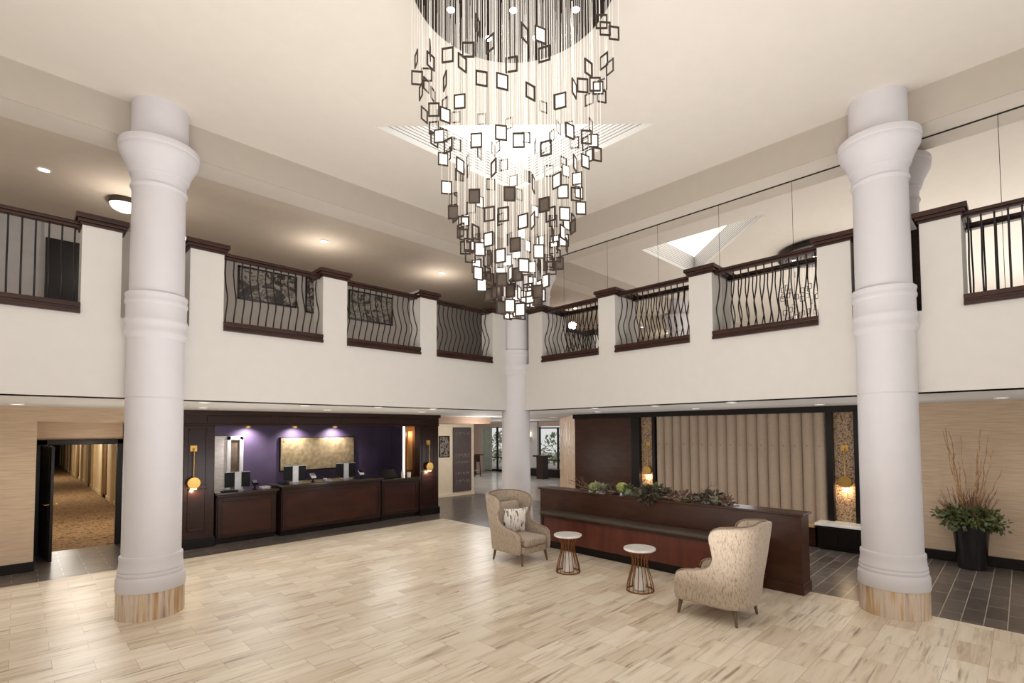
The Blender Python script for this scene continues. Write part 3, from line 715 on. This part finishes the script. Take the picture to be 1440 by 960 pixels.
# garland on the bench top
gl=thing('driftwood_garland','long garland of driftwood, green blooms and dried foliage on the bench top','floral arrangement',(7.95,5.0,1.115))
def rnd(a,b_): return R.uniform(a,b_)
def crooked(p,q,n=7,j=.04):
    p,q=Vector(p),Vector(q); out=[]
    for i in range(n+1):
        s_=i/n; v=p.lerp(q,s_)
        if 0<i<n: v=v+Vector((rnd(-j,j),rnd(-j,j),rnd(-j*.6,j*.6)))
        out.append(v)
    return out
for p,q,r0 in (((7.95,5.55,1.14),(7.9,4.75,1.2),.03),((7.98,4.9,1.2),(7.94,4.2,1.16),.024),((7.9,4.4,1.15),(8.0,3.55,1.14),.022),((8.0,6.2,1.14),(7.92,5.4,1.14),.018),((7.95,3.6,1.16),(7.96,3.2,1.135),.03)):
    pts=crooked(p,q); MB().tube(pts,[r0*(1-.6*i/(len(pts)-1)) for i in range(len(pts))],7).build('driftwood_piece',M['drift'],gl,smooth=60)
for p,q in (((7.95,3.95,1.17),(7.95,3.42,1.42)),((7.95,3.9,1.17),(7.9,3.55,1.36)),((7.96,3.55,1.17),(7.98,3.22,1.33)),((7.95,5.95,1.16),(7.95,6.35,1.34)),((7.95,5.95,1.16),(7.9,6.45,1.3)),((7.95,5.95,1.16),(8.0,6.2,1.38)),((7.95,4.85,1.2),(7.97,4.75,1.42)),((7.95,5.9,1.15),(7.95,6.5,1.25))):
    pts=crooked(p,q,6,.025); m=MB().tube(pts,[.009*(1-.7*i/6) for i in range(7)],5)
    for i in (2,3,4,5):
        a=pts[i]; b_=a+Vector((rnd(-.06,.06),rnd(-.09,.09),rnd(.02,.1))); m.tube([a,b_],[.005,.002],4)
    m.build('twig',M['drift'],gl,smooth=60)
def ball(m,c,r,n=10):
    prof=[]
    vs=[];fs=[]
    for i in range(n+1):
        ph=PI*i/n
        for k_ in range(2*n):
            a=2*PI*k_/(2*n); rr=r*(1+.16*math.sin(7*a+3*ph)*math.sin(9*ph))
            vs.append((c[0]+rr*math.sin(ph)*math.cos(a),c[1]+rr*math.sin(ph)*math.sin(a),c[2]+rr*math.cos(ph)*.85))
    for i in range(n):
        for k_ in range(2*n): fs.append((i*2*n+k_,i*2*n+(k_+1)%(2*n),(i+1)*2*n+(k_+1)%(2*n),(i+1)*2*n+k_))
    m.add(vs,fs)
def leafcloud(m,c,rad,n,s0,s1,flat=.6,down=0):
    for _ in range(n):
        th=rnd(0,2*PI); ph=rnd(0,PI); rr=rad*R.random()**.4
        p=Vector((c[0]+rr*math.sin(ph)*math.cos(th)*1.0,c[1]+rr*math.sin(ph)*math.sin(th),c[2]+rr*math.cos(ph)*flat))
        d=(p-Vector(c)).normalized() if (p-Vector(c)).length>1e-4 else Vector((0,0,1))
        d=(d+Vector((rnd(-.6,.6),rnd(-.6,.6),rnd(-.4,.6)-down))).normalized(); w=d.orthogonal().normalized(); w.rotate(Matrix.Rotation(rnd(0,6.28),3,d)); nn=d.cross(w)
        l=rnd(s0,s1); b_=l*.32
        m.add([p,p+d*l*.45+w*b_+nn*l*.06,p+d*l,p+d*l*.45-w*b_+nn*l*.06],[(0,1,2,3)])
for c,r0,mt in (((7.93,5.82,1.205),.10,'moss'),((7.95,5.2,1.24),.11,'moss'),((7.98,4.72,1.26),.10,'moss'),((7.9,5.05,1.17),.07,'succ'),((7.86,4.75,1.19),.075,'succ'),((7.92,3.45,1.17),.07,'succ')):
    m=MB(); ball(m,c,r0); m.build('flower_head',M[mt],gl,smooth=60)
for c,rd,n,mt,s0,s1 in (((7.92,5.7,1.18),.16,90,'succ',.05,.11),((7.86,4.6,1.18),.22,190,'leafdk',.05,.12),((7.9,4.3,1.18),.2,150,'leafdk',.05,.11),((7.93,4.0,1.17),.16,110,'drift',.05,.1),((7.92,3.5,1.19),.2,170,'leafdk',.05,.12),((7.94,4.5,1.26),.12,80,'leaf',.05,.1),((7.93,5.05,1.2),.16,100,'leaf',.04,.09),((7.9,3.25,1.15),.13,60,'drift',.05,.1),((7.93,5.4,1.16),.16,100,'leafdk',.05,.1),((7.76,4.55,1.1),.12,70,'leafdk',.05,.1),((7.9,3.8,1.17),.13,80,'leafdk',.04,.1)):
    m=MB(); leafcloud(m,c,rd,n,s0,s1,.5)
    m.v=[(x,y,max(z,1.118) if x>7.75 else z) for x,y,z in m.v]
    o=m.build('foliage',M[mt],gl,recalc=False); o['kind']='stuff'

# ------------------------------------------------------------------ planter
pl=thing('planter','tall black planter with leafy greens and dry upright branches by the right wall','planter',(11.2,.66,0))
MB().lathe([(0,.17),(.03,.18),(.68,.235),(.72,.24),(.72,.21),(.66,.2)],40,(11.2,.66),cap=False).add([],[]).build('pot',M['pot'],pl,smooth=40)
MB().disc((11.2,.66,.67),.205,up=True).build('soil',M['soil'],pl)
MB().disc((11.2,.66,.0),.172).build('pot_base',M['pot'],pl)
for i in range(13):
    a=rnd(0,2*PI); h=rnd(1.5,2.05) if i<9 else rnd(1.1,1.5)
    sp=rnd(.12,.46)
    p=(11.2+.06*math.cos(a),.66+.06*math.sin(a),.66); q=(11.2+sp*.7*math.cos(a),.66+sp*math.sin(a)*1.0,.66+h*.83)
    pts=crooked(p,q,9,.018); m=MB().tube(pts,[.014*(1-.7*k_/9) for k_ in range(10)],5)
    for k_ in (4,5,6,7,8):
        if R.random()<.6:
            s_=pts[k_]; e=s_+Vector((rnd(-.06,.06),rnd(-.07,.07),rnd(.08,.22))); m.tube([s_,e],[.004,.0015],4)
    m.build('branch',M['branch'],pl,smooth=60)
m=MB()
for i in range(120):
    a=rnd(0,2*PI); s_=Vector((11.2+rnd(-.12,.12),.66+rnd(-.14,.14),.68)); e=s_+Vector((.26*math.cos(a)*rnd(.3,1),.36*math.sin(a)*rnd(.3,1),rnd(.25,.65)))
    pts=crooked(s_,e,4,.03); m.tube(pts,[.006,.006,.005,.004,.003],4)
    for k_ in (2,3): m.tube([pts[k_],pts[k_]+Vector((rnd(-.05,.05),rnd(-.05,.05),rnd(0,.08)))],[.002,.0015],3)
m.v=[(min(x,11.57),y,z) for x,y,z in m.v]
o=m.build('russet_twigs',M['twig'],pl); o['kind']='stuff'
m=MB()
for i in range(16):
    a=2*PI*i/16+rnd(-.2,.2); c=(11.2+.2*math.cos(a),.66+.24*math.sin(a),rnd(.72,.88)); leafcloud(m,c,.15,44,.05,.11,.8,.25)
leafcloud(m,(11.05,.6,.84),.2,130,.05,.12,.7,.2); leafcloud(m,(11.2,.3,.75),.13,50,.04,.09,1,.5); leafcloud(m,(11.2,1.06,.86),.1,40,.04,.08)
m.v=[(min(x,11.58),y,z) for x,y,z in m.v]
o=m.build('foliage',M['leaf'],pl,recalc=False); o['kind']='stuff'

# ------------------------------------------------------------------ armchairs
def plan(s,w=.37,rc=.19):
    a=w-rc; arc=rc*PI/2
    if s<=a: return (s,0)
    if s<=a+arc:
        t=(s-a)/rc; return (a+rc*math.sin(t), rc-rc*math.cos(t))
    return (w, rc+(s-a-arc))
S0=(.37-.19)+.19*PI/2-.19       # s = S0 + depth on the straight sides
DEP=[(.19,.76),(.25,.79),(.46,.80),(.52,.785),(.565,.72),(.585,.62),(.60,.52),(.63,.42),(.68,.36),(.76,.335),(.86,.36),(.95,.405),(1.03,.425),(1.09,.415),(1.13,.38),(1.16,.32)]
def armchair(loc,rotz,label):
    t=thing('wing_armchair',label,'armchair',(0,0,0),'wingback armchairs')
    K=15; vs=[]; fs=[]; n=2*K+1
    for j,(z,d) in enumerate(DEP):
        for i in range(-K,K+1):
            w=i/K; s=abs(w)*(S0+d); x,y=plan(s); x=math.copysign(x,i) if i else 0
            zz=z
            if z>.9: zz=z+.04*(1-abs(w))*((z-.9)/.26)-.02*abs(w)**3*((z-.9)/.26)
            x*=.90+.10*(min(max(z-.2,0),.9))
            if z>.5: x+=math.copysign(.02,i)*abs(w)**2*min(1,(z-.5)*3) if i else 0
            y-=.13*max(0,z-.35)/.8
            vs.append((x,y-.40,zz))
    for j in range(len(DEP)-1):
        for i in range(n-1): fs.append((j*n+i,j*n+i+1,(j+1)*n+i+1,(j+1)*n+i))
    m=MB(); m.add(vs,fs); sh=m.build('shell',M['fabric'],t,off=(0,0,0),sub=1,solid=(.07,1))
    # piping along the rim of the shell
    rim=[vs[j*n] for j in range(2,len(DEP))]+[vs[(len(DEP)-1)*n+i] for i in range(1,n-1)]+[vs[j*n+n-1] for j in range(len(DEP)-1,1,-1)]
    MB().tube(rim,.008,6).build('piping',M['piping'],sh,off=(0,0,0),smooth=60)
    MB().box((-.31,-.33,.18),(.31,.36,.31)).build('seat_frame',M['fabric'],t,off=(0,0,0),bevel=.03,seg=3,smooth=50)
    MB().box((-.275,-.27,.31),(.275,.41,.455)).build('seat_cushion',M['cushion'],t,off=(0,0,0),bevel=.055,seg=4,smooth=50)
    m=MB(); 
    vv=[]
    for (y0,y1,z) in ((-.3,-.2,.42),(-.33,-.20,.6),(-.36,-.24,.8),(-.385,-.30,1.0)): vv.append((y0,y1,z))
    for q in range(len(vv)-1):
        pass
    pts=[];ff=[]
    for (y0,y1,z) in vv:
        pts+=[(-.27,y0,z),(.27,y0,z),(.27,y1,z),(-.27,y1,z)]
    for q in range(len(vv)-1):
        for e in range(4): ff.append((q*4+e,q*4+(e+1)%4,q*4+4+(e+1)%4,q*4+4+e))
    ff+=[(3,2,1,0),tuple((len(vv)-1)*4+e for e in range(4))]
    m.add(pts,ff); m.build('back_cushion',M['cushion'],t,off=(0,0,0),bevel=.03,seg=3,smooth=60)
    for sx in (-1,1):
        for yy,dy in ((-.33,-.03),(.33,.03)):
            MB().tube([(sx*.29,yy,.2),(sx*.315,yy+dy,0)],[.028,.015],10).build('leg',M['leg'],t,off=(0,0,0),smooth=50)
    t.location=loc; t.rotation_euler=(0,0,rotz)
    return t
def pillow(loc,rot,label):
    n=14; m=MB(); vs=[];fs=[]
    for sd in (1,-1):
        for i in range(n+1):
            for j in range(n+1):
                a=i/n*2-1; b_=j/n*2-1
                e=(1-a*a)*(1-b_*b_); pin=1-.07*(abs(a)**3)*(1-abs(b_))-.0
                x=a*.235*(1-.08*(1-b_*b_)); z=b_*.235*(1-.08*(1-a*a)); vs.append((x,sd*.07*e**.55,z))
    q=(n+1)**2
    for sd in (0,1):
        for i in range(n):
            for j in range(n):
                a=sd*q+i*(n+1)+j; f=(a,a+1,a+n+2,a+n+1); fs.append(f if sd else f[::-1])
    m.add(vs,fs); o=m.build('throw_pillow',M['pillow'],smooth=80); o.location=loc; o.rotation_euler=rot
    tag(o,label,'pillow','patterned throw pillows'); return o
armchair((6.455,6.37,0),PI,'beige wingback armchair facing right, in front of the corner column')
armchair((6.31,2.76,0),0,'beige wingback armchair seen from behind in the foreground')
def chair_pt(loc,rz,p):
    v=Vector(p); v.rotate(Matrix.Rotation(rz,3,'Z')); return Vector(loc)+v
p=chair_pt((6.455,6.37,0),PI,(.03,-.10,.69)); pillow(p,(math.radians(-14),0,PI-.35),'white throw pillow with dark brush strokes on the far armchair')
p=chair_pt((6.31,2.76,0),0,(-.03,-.10,.69)); pillow(p,(math.radians(-14),0,-.1),'white throw pillow peeking out of the foreground armchair')

# ------------------------------------------------------------------ side tables
def side_table(x,y,label):
    t=thing('side_table',label,'side table',(x,y,0),'round side tables')
    MB().lathe([(.575,.215),(.58,.225),(.60,.228),(.607,.222)],56,(x,y)).build('tabletop',M['marble'],t,smooth=40)
    m=MB()
    prof=[(0.01,.19),(.1,.18),(.2,.155),(.3,.125),(.38,.108),(.45,.108),(.51,.13),(.575,.19)]
    for i in range(16):
        a=2*PI*i/16
        MB().tube([(x+r*math.cos(a),y+r*math.sin(a),z) for z,r in prof],.0065,6).build('rod',M['copper'],t,smooth=60)
    for z,r in ((.01,.19),(.568,.188)):
        MB().tube([(x+r*math.cos(2*PI*k_/40),y+r*math.sin(2*PI*k_/40),z) for k_ in range(41)],.0095,6,cap=False).build('ring',M['copper'],t,smooth=60)
    MB().lathe([(.02,.085),(.3,.06),(.33,.0)],24,(x,y)).build('core',M['marble'],t,smooth=40,label='white inner core')
side_table(6.45,5.27,'round white topped side table with bronze rods, beside the far armchair')
side_table(6.43,3.93,'round white topped side table with bronze rods, nearer the foreground armchair')

# ------------------------------------------------------------------ far lounge beyond the corner
struct(MB().box((8.5,14.2,0),(12.0,14.35,ZS)).build('wall_back_cream',M['cream']))
struct(MB().box((8.5,12.5,2.53),(11.3,14.2,ZS-.002)).build('ceiling_header',M['header']))
struct(MB().box((8.5,14.15,0),(12.0,14.2,.1)).build('baseboard_back',M['cream']))
picture(10.42,10.86,1.38,2.12,14.2,M['art4'],'small upright black and white picture on the cream wall right of reception')
cb=thing('chalk_board','tall dark grey board with chalk lettering on the cream wall','board',(11.4,14.18,.14))
MB().box((11.02,14.15,.14),(11.84,14.19,2.42)).build('board',M['chalk'],cb)
cm_=MB()
for zc,hh,n in ((2.2,.1,4),(1.42,.14,5),(1.18,.07,7),(.78,.1,6),(.5,.12,4)):
    for i in range(n):
        x0=11.1+(11.76-11.1)*(i+.15)/n; wd=(11.76-11.1)/n*.6
        pts=[Vector((x0+wd*(.5+.5*math.cos(a_+i)),14.147,zc+hh*.5*math.sin(a_*(1+(i%2))))) for a_ in [k_*.7 for k_ in range(8)]]
        cm_.tube(pts,.005,4)
cm_.build('chalk_marks',pm('chalk',(168,160,156),rough=.9),cb)
ca=thing('stone_wall','angled pale stone wall with etched swirling lines, left of the brown panel','stone wall',(12.5,10.1,0)); 
D=Vector((1,1,0)).normalized(); Nn=Vector((-1,1,0)).normalized()
p0=Vector((11.45,9.06,0)); 
def dpt(s,t_,z): v=p0+D*s+Nn*t_; return (v.x,v.y,z)
m=MB(); vs=[dpt(s,t_,z) for z in (0,ZS-.002) for s,t_ in ((0,0),(5,0),(5,-.12),(0,-.12))]
m.add(vs,[(0,3,2,1),(4,5,6,7),(0,1,5,4),(1,2,6,5),(2,3,7,6),(3,0,4,7)]); m.build('panel',M['engrave'],ca)
m=MB()
for i in range(15):
    s0=.4+i*.3; 
    for q in range(3):
        z0=rnd(.7,2.1); pts=[dpt(s0+.12*math.sin(k_*.9+q+i)*(.4+k_*.08),.004,z0+.08*k_*(1 if q<2 else -.4)) for k_ in range(8)]
        MB().tube(pts,.009,4).build('etched_line',M['etch'],ca)
# window wall of the lounge
def window(name,y0,y1,nv,z0,z1,label):
    t=thing(name,label,'window',(19.5,(y0+y1)/2,0)); t['kind']='structure'; del t['category']
    m=MB(); w=.07
    m.box((19.45,y0,z0),(19.55,y1,z0+.12)).box((19.45,y0,z1-w),(19.55,y1,z1)).box((19.46,y0,z0+.75),(19.54,y1,z0+.81))
    for i in range(nv+1):
        yy=y0+(y1-y0)*i/nv; m.box((19.45,yy-w/2,z0),(19.55,yy+w/2,z1))
    m.build('window_frame',M['iron'],t)
window('window_1',19.0,22.0,3,0,2.53,'black framed glazed wall left of the corner column, garden behind')
window('window_2',14.0,17.75,3,0,2.45,'black framed glazed wall right of the corner column, garden behind')
struct(MB().box((19.3,17.75,.1),(19.6,19.0,ZS)).build('wall_window_pier',M['fascia']))
struct(MB().box((19.4,8,2.5),(19.62,24,ZS)).build('wall_window_head',M['pink']))
struct(MB().box((19.25,17.7,0),(19.6,19.05,.12)).build('baseboard_window',M['black']))
struct(MB().box((19.3,22.0,0),(19.6,24,ZS)).build('wall_lounge_end',M['pink']))
struct(MB().box((12.0,23.9,0),(19.6,24.0,ZS)).build('wall_lounge_back',M['pink']))
cu2=thing('sheer_curtain','pale grey green sheer curtain drawn beside the far glazed wall','curtain',(19.35,22,0))
vs=[]; n=60
for z in (.05,2.5):
    for i in range(n+1): vs.append((19.33+.05*math.sin(i*1.3),21.3+.9*i/n,z))
m=MB(); m.add(vs,[(i,i+1,n+2+i,n+1+i) for i in range(n)]); m.build('cloth',pm('sheer fabric',(178,182,170),(164,168,156),rough=.8),cu2,smooth=80,recalc=False)
sl=thing('lounge_sconce','frosted wall lamp on a dark bracket on the window pier beyond the corner','wall lamp',(19.2,18.25,1.9))
MB().lathe([(1.95,.09),(2.0,.13),(2.22,.16)],24,(19.15,18.25)).build('shade',M['shadew'],sl,smooth=40)
MB().lathe([(1.7,.02),(1.74,.05),(1.78,.03),(1.84,.07),(1.95,.1)],20,(19.18,18.25)).build('bracket',M['iron'],sl,smooth=40)
st=thing('bar_stool','dark bar stool with backrest in the far lounge, right of the chalk board','stool',(16.5,19.45,0))
MB().box((16.3,19.25,.74),(16.7,19.65,.8)).build('seat',M['wood'],st,bevel=.015)
MB().box((16.66,19.27,.8),(16.7,19.63,1.12)).build('backrest',M['wood'],st,bevel=.01)
for sx in (-.18,.18):
    for sy in (-.18,.18): MB().tube([(16.5+sx,19.45+sy,.76),(16.5+sx*1.15,19.45+sy*1.15,0)],.02,8).build('leg',M['wood'],st)
MB().tube([(16.3,19.26,.3),(16.7,19.26,.3),(16.7,19.64,.3),(16.3,19.64,.3),(16.3,19.26,.3)],.012,6).build('footrest',M['chrome'],st)
tb_=thing('high_table','dark high table beside the far bar stool','table',(17.3,20.4,0))
MB().box((16.9,20.1,1.0),(17.7,20.9,1.05)).build('tabletop',M['wood'],tb_,bevel=.01)
MB().box((17.2,20.4,.03),(17.4,20.6,1.0)).build('pedestal',M['wood'],tb_)
MB().box((17.0,20.2,0),(17.6,20.8,.03)).build('foot',M['wood'],tb_)
hs=thing('host_stand','dark wooden stand in the passage beyond the corner column','stand',(15,12.75,0))
MB().box((17.6,15.85,0),(18.0,16.25,1.05)).build('pedestal',M['wood'],hs,bevel=.01)
MB().box((17.5,15.7,1.05),(18.1,16.4,1.12)).build('top',M['wood'],hs,bevel=.01)
lb=thing('lounge_bench','low dark upholstered bench along the far window','bench',(18.9,16.8,0))
MB().box((18.6,15.6,0),(19.3,17.6,.4)).build('seat',M['black'],lb,bevel=.03)
# garden beyond the glazing
struct(MB().quad((19.7,6,-.02),(40,6,-.02),(40,40,-.02),(19.7,40,-.02)).build('floor_garden',pm('terrace outside',(196,190,178),(170,164,150),rough=.9)))
m=MB(); 
for i,(bx_,by_,bh) in enumerate(((24,19.5,1.5),(25,21.5,2.2),(24.5,23.5,1.6),(24,25.5,2.4),(24,16.5,1.6),(25,18.0,2.3),(23.5,15,1.3),(25.5,27.5,2.1))):
    m=MB(); leafcloud(m,(bx_,by_,bh*.5),bh*.42,260,.12,.3,1.0)
    m.v=[(x,y,max(z,-.01)) for x,y,z in m.v]
    tag(m.build('garden_shrub',M['curb'],recalc=False),'leafy green shrub in the garden seen through the far glazing','shrub','garden shrubs')

# ------------------------------------------------------------------ light
w=bpy.data.worlds.new('World'); scene.world=w; w.use_nodes=True
bg=w.node_tree.nodes['Background']; bg.inputs['Color'].default_value=(1,.995,.985,1); bg.inputs['Strength'].default_value=.72
warm=(1,.93,.84); cool=(1,.99,.98)
for x,y,_ in DL: lamp('SPOT','downlight_beam',(x,y,ZS-.03),22,warm,.06,spot=2.3,blend=.7)
for x,y in ((-2,9.9),(.8,9.7),(3.2,9.6),(5.8,9.6),(9.6,6.6),(9.6,4.0),(9.8,1.4),(9.8,-1.5),(9.4,9.4)): lamp('POINT','arcade_fill',(x,y,1.35),24,cool,.5)  # added low points to brighten the arcade, no fittings there
for x,y in ((15.6,15.6),(10.6,12.2),(16,20),(12.4,17.5)): lamp('POINT','lounge_light',(x,y,2.0),60,cool,.3)
for x in (-1.5,1.2,4.34,7.29): lamp('POINT','corridor_light',(x,9.9,5.6),22,warm,.12)
for x,y in ((-1.5,2.5),(2.5,-1.5),(-2,-2),(-3,5.5),(5.5,-3)):
    lamp('POINT','hall_fill',(x,y,4.0),34,cool,.6)  # added mid-air fill for the hall, no fitting
lamp('AREA','ceiling_fill',(-1.5,-1.5,1.6),420,cool,5,rot=(PI,0,0))  # added upward fill to brighten the ceiling, no fitting behind it
lamp('AREA','ceiling_fill',(3.2,3.2,.4),260,cool,4,rot=(PI,0,0))  # another added upward fill, low in the hall
for p in ((2.92,3.78),(3.36,3.36),(3.79,2.93)): lamp('SPOT','chandelier_spot',(p[0],p[1],6.36),60,cool,.05,spot=1.6)
for y in (16,24,34): lamp('POINT','hall_corridor_light',(1.2,y,2.3),52,(1,.95,.86),.2)
lamp('POINT','niche_fill',(8.05,12.1,2.2),5,(1,.8,.55),.05)  # added warm point to brighten the wood panel
lamp('POINT','white_door_fill',(3.5,12.9,2.1),9,cool,.1)  # added fill to brighten the white wall and door
lamp('POINT','recess_light',(1.1,12.6,1.9),9,warm,.1)

# ------------------------------------------------------------------ camera
yaw,pit,rol=[math.radians(a) for a in (45.4393,2.2071,-0.3392)]
f=Vector((math.cos(pit)*math.cos(yaw),math.cos(pit)*math.sin(yaw),math.sin(pit)))
r0=Vector((math.sin(yaw),-math.cos(yaw),0)); u0=r0.cross(f)
rr=r0*math.cos(rol)+u0*math.sin(rol); uu=-r0*math.sin(rol)+u0*math.cos(rol)
cd=bpy.data.cameras.new('camera'); cam=bpy.data.objects.new('camera',cd); COL.objects.link(cam)
mat=Matrix((( rr.x,uu.x,-f.x,0),(rr.y,uu.y,-f.y,0),(rr.z,uu.z,-f.z,2.3),(0,0,0,1)))
cam.matrix_world=mat
cd.sensor_width=36; cd.lens=36*707.628/1440; cd.shift_y=(577.797-480)/1440; cd.clip_start=.05; cd.clip_end=300
scene.camera=cam
scene.view_settings.view_transform='Standard'
scene.view_settings.look='None'
scene.view_settings.exposure=0
try:
    scene.cycles.max_bounces=8; scene.cycles.diffuse_bounces=5; scene.cycles.glossy_bounces=4; scene.cycles.use_denoising=True
    scene.cycles.sample_clamp_indirect=4
except Exception: pass
